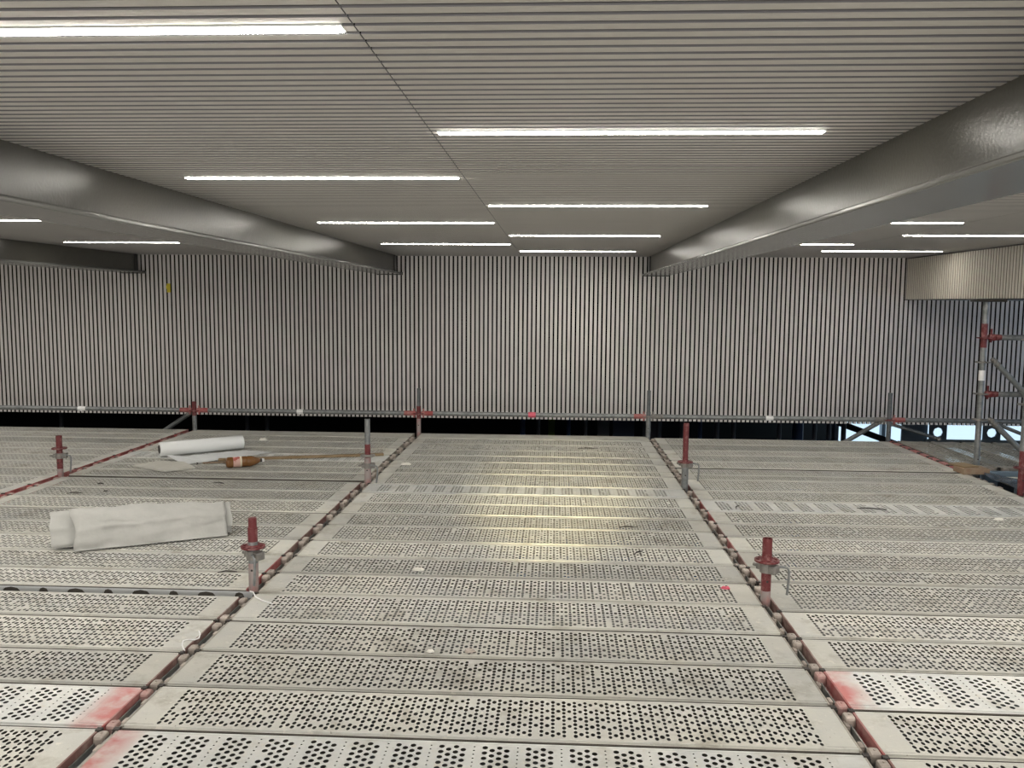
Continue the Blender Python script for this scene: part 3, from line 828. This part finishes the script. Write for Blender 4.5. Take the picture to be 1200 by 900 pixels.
# scraps scattered on the planks
def stick(x, y, l, ang, label, mn='scrap_dark', w=.0045, bend=.01):
    b = MB(); b.tube([(-l/2,0,.006), (-l*.1,bend,.009), (l*.2,bend*.6,.007), (l/2,-bend*.3,.006)], [w*.6, w, w, w*.5], 6)
    tag(b.build('wire_scrap', M[mn], None, (x, y, .002), ang), label, 'scrap', 'scraps lying on the deck')
def chip(x, y, s, label, mn='scrap_pale'):
    b = MB(); vs = []
    n = 8
    for k in range(n): vs.append((s*R.uniform(.7,1.2)*cos(2*pi*k/n), s*.7*R.uniform(.7,1.2)*sin(2*pi*k/n), 0))
    top = [(p[0]*.7, p[1]*.7, s*.35*R.uniform(.7,1.2)) for p in vs]
    b.add(vs+top, [tuple(range(n))[::-1], tuple(range(n, 2*n))] + [(k, (k+1)%n, n+(k+1)%n, n+k) for k in range(n)])
    tag(b.build('plaster_chip', M[mn], None, (x, y, .004)), label, 'chip', 'chips lying on the deck')
stick(-2.08, 6.035, .10, .2, 'black wire scrap on the left bay, above the membrane roll')
stick(-2.06, 6.365, .05, .1, 'tiny dark scrap beyond the longer black scrap, far left')
stick(-1.88, 6.11, .035, 1.2, 'small dark speck right of the black wire scrap, left bay')
stick(-1.15, 6.47, .09, -.1, 'dark scrap in front of the brown bottle')
stick(-.23, 4.31, .10, .25, 'black wire scrap left of the red-topped upright')
stick(-1.80, 7.20, .16, -.5, 'dark twig on the cardboard piece')
stick(-1.66, 7.23, .09, -1.1, 'dark splinter beside the twig near the cardboard piece')
stick(3.78, 6.02, .20, -.15, 'long dark wire scrap on the pale plank, right bay')
stick(2.83, 6.0, .12, 1.2, 'small dark stick near right transom line, right bay')
stick(2.01, 4.83, .08, .9, 'dark bent scrap on the centre bay, right of middle')
stick(2.0, 5.39, .12, .1, 'thin dark scrap right of the yellow light pool')
stick(1.85, 8.35, .20, .1, 'dark scrap near the far edge of the centre bay')
chip(.78, 4.43, .035, 'white plaster chip left of middle on the centre bay')
chip(.19, 7.37, .045, 'white chip beside the left transom, centre bay')
chip(1.006, 3.37, .020, 'small pale stone on the centre bay, left of the dark lump')
chip(1.165, 3.38, .026, 'small dark cement lump on the centre bay', 'hook')
chip(2.40, 4.25, .026, 'small pink chip beside the all-red upright', 'pink')
chip(4.54, 5.79, .035, 'white plaster chip on the right bay near the edge')
chip(-1.53, 8.57, .05, 'white crumb beyond the film roll on the left bay')
cb = MB()
cb.tube([(.0,4.02,.008), (.03,3.98,.02), (.06,3.93,.014), (.10,3.90,.008), (.17,3.86,.007)], .0035, 6)
tag(cb.build('cable_tie', M['white'], None), 'white cable tie across the left transom below the red-topped upright', 'cable tie')
cb = MB()
cb.tube([(-.03+.02*sin(k*.9), 3.48 - k*.022, .012 + .008*cos(k*1.3)) for k in range(9)], .003, 6)
tag(cb.build('string_scrap', M['white'], None), 'thin white string tangled on the left transom line', 'string')
yb = MB(); yb.bbox(-.022, .022, -.006, .006, -.055, .055, .004); yb.box(-.03, .012, -.008, -.004, -.01, .03)
tag(yb.build('marker_tag', M['yellow'], None, (-3.245, YW-.008, 1.60)), 'small yellow tag stuck on the slatted wall at left', 'tag')

# ------------------------------------------------------------------ what shows in the gap under the slatted wall
for k, (px, mn, w) in enumerate([(-5.9,'greypost',.03), (-3.05,'greypost',.03), (-2.75,'greypost',.03), (1.05,'bluepost',.04), (1.28,'greypost',.03), (1.72,'bluepost',.03), (1.97,'greypost',.025), (3.02,'greypost',.035),
        (3.36,'greypost',.03), (3.62,'bluepost',.03), (3.86,'greypost',.035), (4.10,'greypost',.03), (4.75,'greypost',.03), (5.02,'bluepost',.07), (5.25,'greypost',.03), (5.45,'greypost',.03), (5.66,'greypost',.035)]):
    b = MB(); b.tube([(0,0,ZF), (0,0,ZC)], w, 10); b.box(-w*2.2, w*2.2, -w*2.2, w*2.2, ZF, ZF+.012)
    tag(b.build('support_post', M[mn], None, (px, 12.2, 0)), f"{'blue' if mn=='bluepost' else 'grey'} post in the dark gap under the wall, {ORD[k+1]} from left", 'post', 'posts in the dark gap under the wall')
for px, w, mn, lb in ((2.55, .16, 'bluepanel', 'slate-blue panel in the dark gap under the wall'), (2.25, .09, 'greypost', 'grey panel strip in the gap under the wall'),
                      (2.98, .14, 'greypost', 'grey door leaf in the dark gap, left of dark upright'), (1.47, .05, 'greenpanel', 'small green panel in the dark gap under wall'), (5.12, .07, 'bluepost', 'deep blue panel in the gap near the windows')):
    b = MB(); b.bbox(-w, w, -.02, .02, ZF, .2, .004); b.box(-w*.8, w*.8, -.024, -.02, ZF+.2, -.1)
    tag(b.build('door_panel', M[mn], None, (px, 12.6, 0)), lb, 'panel')

win = struct(MB().box(5.95, 9.55, 13.4, 13.42, -1.0, .6).build('window_1', M['pane']))
wf = MB()
for x in (5.9, 6.62, 6.96, 9.5): wf.box(x, x+.06, 13.30, 13.44, -1.1, .7)
wf.box(5.9, 9.56, 13.3, 13.44, -1.1, -1.0); wf.box(5.9, 9.56, 13.3, 13.44, .6, .7)
wf.build('window_frame', M['steel_frame'], win)
def plate_with_hole(x, label):
    b = MB(); b.holed([(-.13, .13, -.20, .20, .072, .072)], lambda u, v, d: (u, d, v), .02)
    b.holed([(-.13, .13, -.20, .20, .072, .072)], lambda u, v, d: (u, .02, v), 0)
    b.box(-.13, .13, 0, .02, -.9, -.20)
    tag(b.build('gusset_plate', M['steel_frame'], None, (x, 12.9, -.45)), label, 'steel plate', 'gusset plates at the windows')
plate_with_hole(7.30, 'grey steel plate with round hole before the windows, left one')
plate_with_hole(8.09, 'grey steel plate with round hole before the windows, right one')
b = MB(); b.bbox(6.78, 7.17, 12.95, 12.98, -1.2, .2, .004); tag(b.build('steel_plate', M['steel_frame'], None), 'plain grey-blue steel sheet between the window openings', 'steel plate')
b = MB(); b.bbox(7.1, 9.3, 12.86, 12.90, -.62, -.555, .006); tag(b.build('window_rail', M['steel_frame'], None), 'dark horizontal rail across the bright windows', 'rail')
b = MB()
c0, c1 = Vector((5.75, 12.7, -.30)), Vector((6.75, 12.7, -.66)); dd = (c1-c0).normalized(); nn = Vector((-dd.z, 0, dd.x))
b.add([c0+nn*.045, c1+nn*.045, c1-nn*.045, c0-nn*.045] + [p + Vector((0,.06,0)) for p in (c0+nn*.045, c1+nn*.045, c1-nn*.045, c0-nn*.045)], [(0,1,2,3),(7,6,5,4),(0,4,5,1),(1,5,6,2),(2,6,7,3),(3,7,4,0)])
tag(b.build('raking_strut', M['darkwall'], None), 'dark raking strut crossing the leftmost bright window', 'strut')

# ------------------------------------------------------------------ lighting: the same strip lights go on behind the viewer
def area(x, y, z, sx, sy, power, col, rot=(0,0,0)):
    l = bpy.data.lights.new('strip_or_fill_lamp', 'AREA'); l.shape = 'RECTANGLE'; l.size = sx; l.size_y = sy; l.energy = power; l.color = col
    o = bpy.data.objects.new('strip_or_fill_lamp', l); C.objects.link(o); o.location = (x, y, z); o.rotation_euler = rot
for y in (-.35, -2.45): area(XJ-.65, y, ZC-.01, 1.235, .045, 6, (1, .955, .88))
for y in (.70, -1.4, -3.5): area(XJ+.65, y, ZC-.01, 1.235, .045, 6, (1, .955, .88))
for x in (-2.66, 3.6):
    for y in (3.7, 1.6, -.5): area(x, y, ZC-.01, 1.235, .045, 9, (1, .955, .88))
for x in (-1.3, 4.85):
    for y in (4.75, 2.6, .5): area(x, y, ZC-.01, 1.1, .045, 9, (1, .955, .88))
for x in (-5.9, -4.5):
    for y in (8.0, 5.0, 2.0): area(x, y, ZC-.01, 1.235, .045, 9, (1, .955, .88))
# broad fill light added behind the viewer to brighten the slatted wall
area(1.5, -4.8, .6, 9, 1.0, 150, (1, .96, .9), (pi/2, 0, 0))
# warm site lamp behind the viewer
sp = bpy.data.lights.new('site_lamp', 'SPOT'); sp.energy = 1000; sp.color = (1, .86, .50); sp.spot_size = radians(16); sp.spot_blend = 1; sp.shadow_soft_size = .06
so = bpy.data.objects.new('site_lamp', sp); C.objects.link(so); so.location = (1.25, .55, 1.95)
so.rotation_euler = (Vector((1.52, 6.2, 0)) - so.location).to_track_quat('-Z', 'Y').to_euler()

w = bpy.data.worlds.new('world'); scene.world = w; w.use_nodes = True
w.node_tree.nodes['Background'].inputs[0].default_value = (.6, .75, 1, 1); w.node_tree.nodes['Background'].inputs[1].default_value = .3

# ------------------------------------------------------------------ camera
cam = bpy.data.cameras.new('camera'); co = bpy.data.objects.new('camera', cam); C.objects.link(co)
cam.sensor_width = 36; cam.lens = 987.0/1200*36; cam.clip_start = .02
co.matrix_world = Matrix.Translation((1.508, 0, 1.4577)) @ Matrix.Rotation(.0507, 4, 'Z') @ Matrix.Rotation(pi/2 - .0969, 4, 'X') @ Matrix.Rotation(.0073, 4, 'Z')
scene.camera = co

scene.view_settings.view_transform = 'Standard'; scene.view_settings.look = 'None'
scene.view_settings.exposure = .85; scene.view_settings.gamma = 1; scene.view_settings.use_curve_mapping = False
scene.cycles.use_denoising = True
scene.cycles.max_bounces = 8; scene.cycles.diffuse_bounces = 5
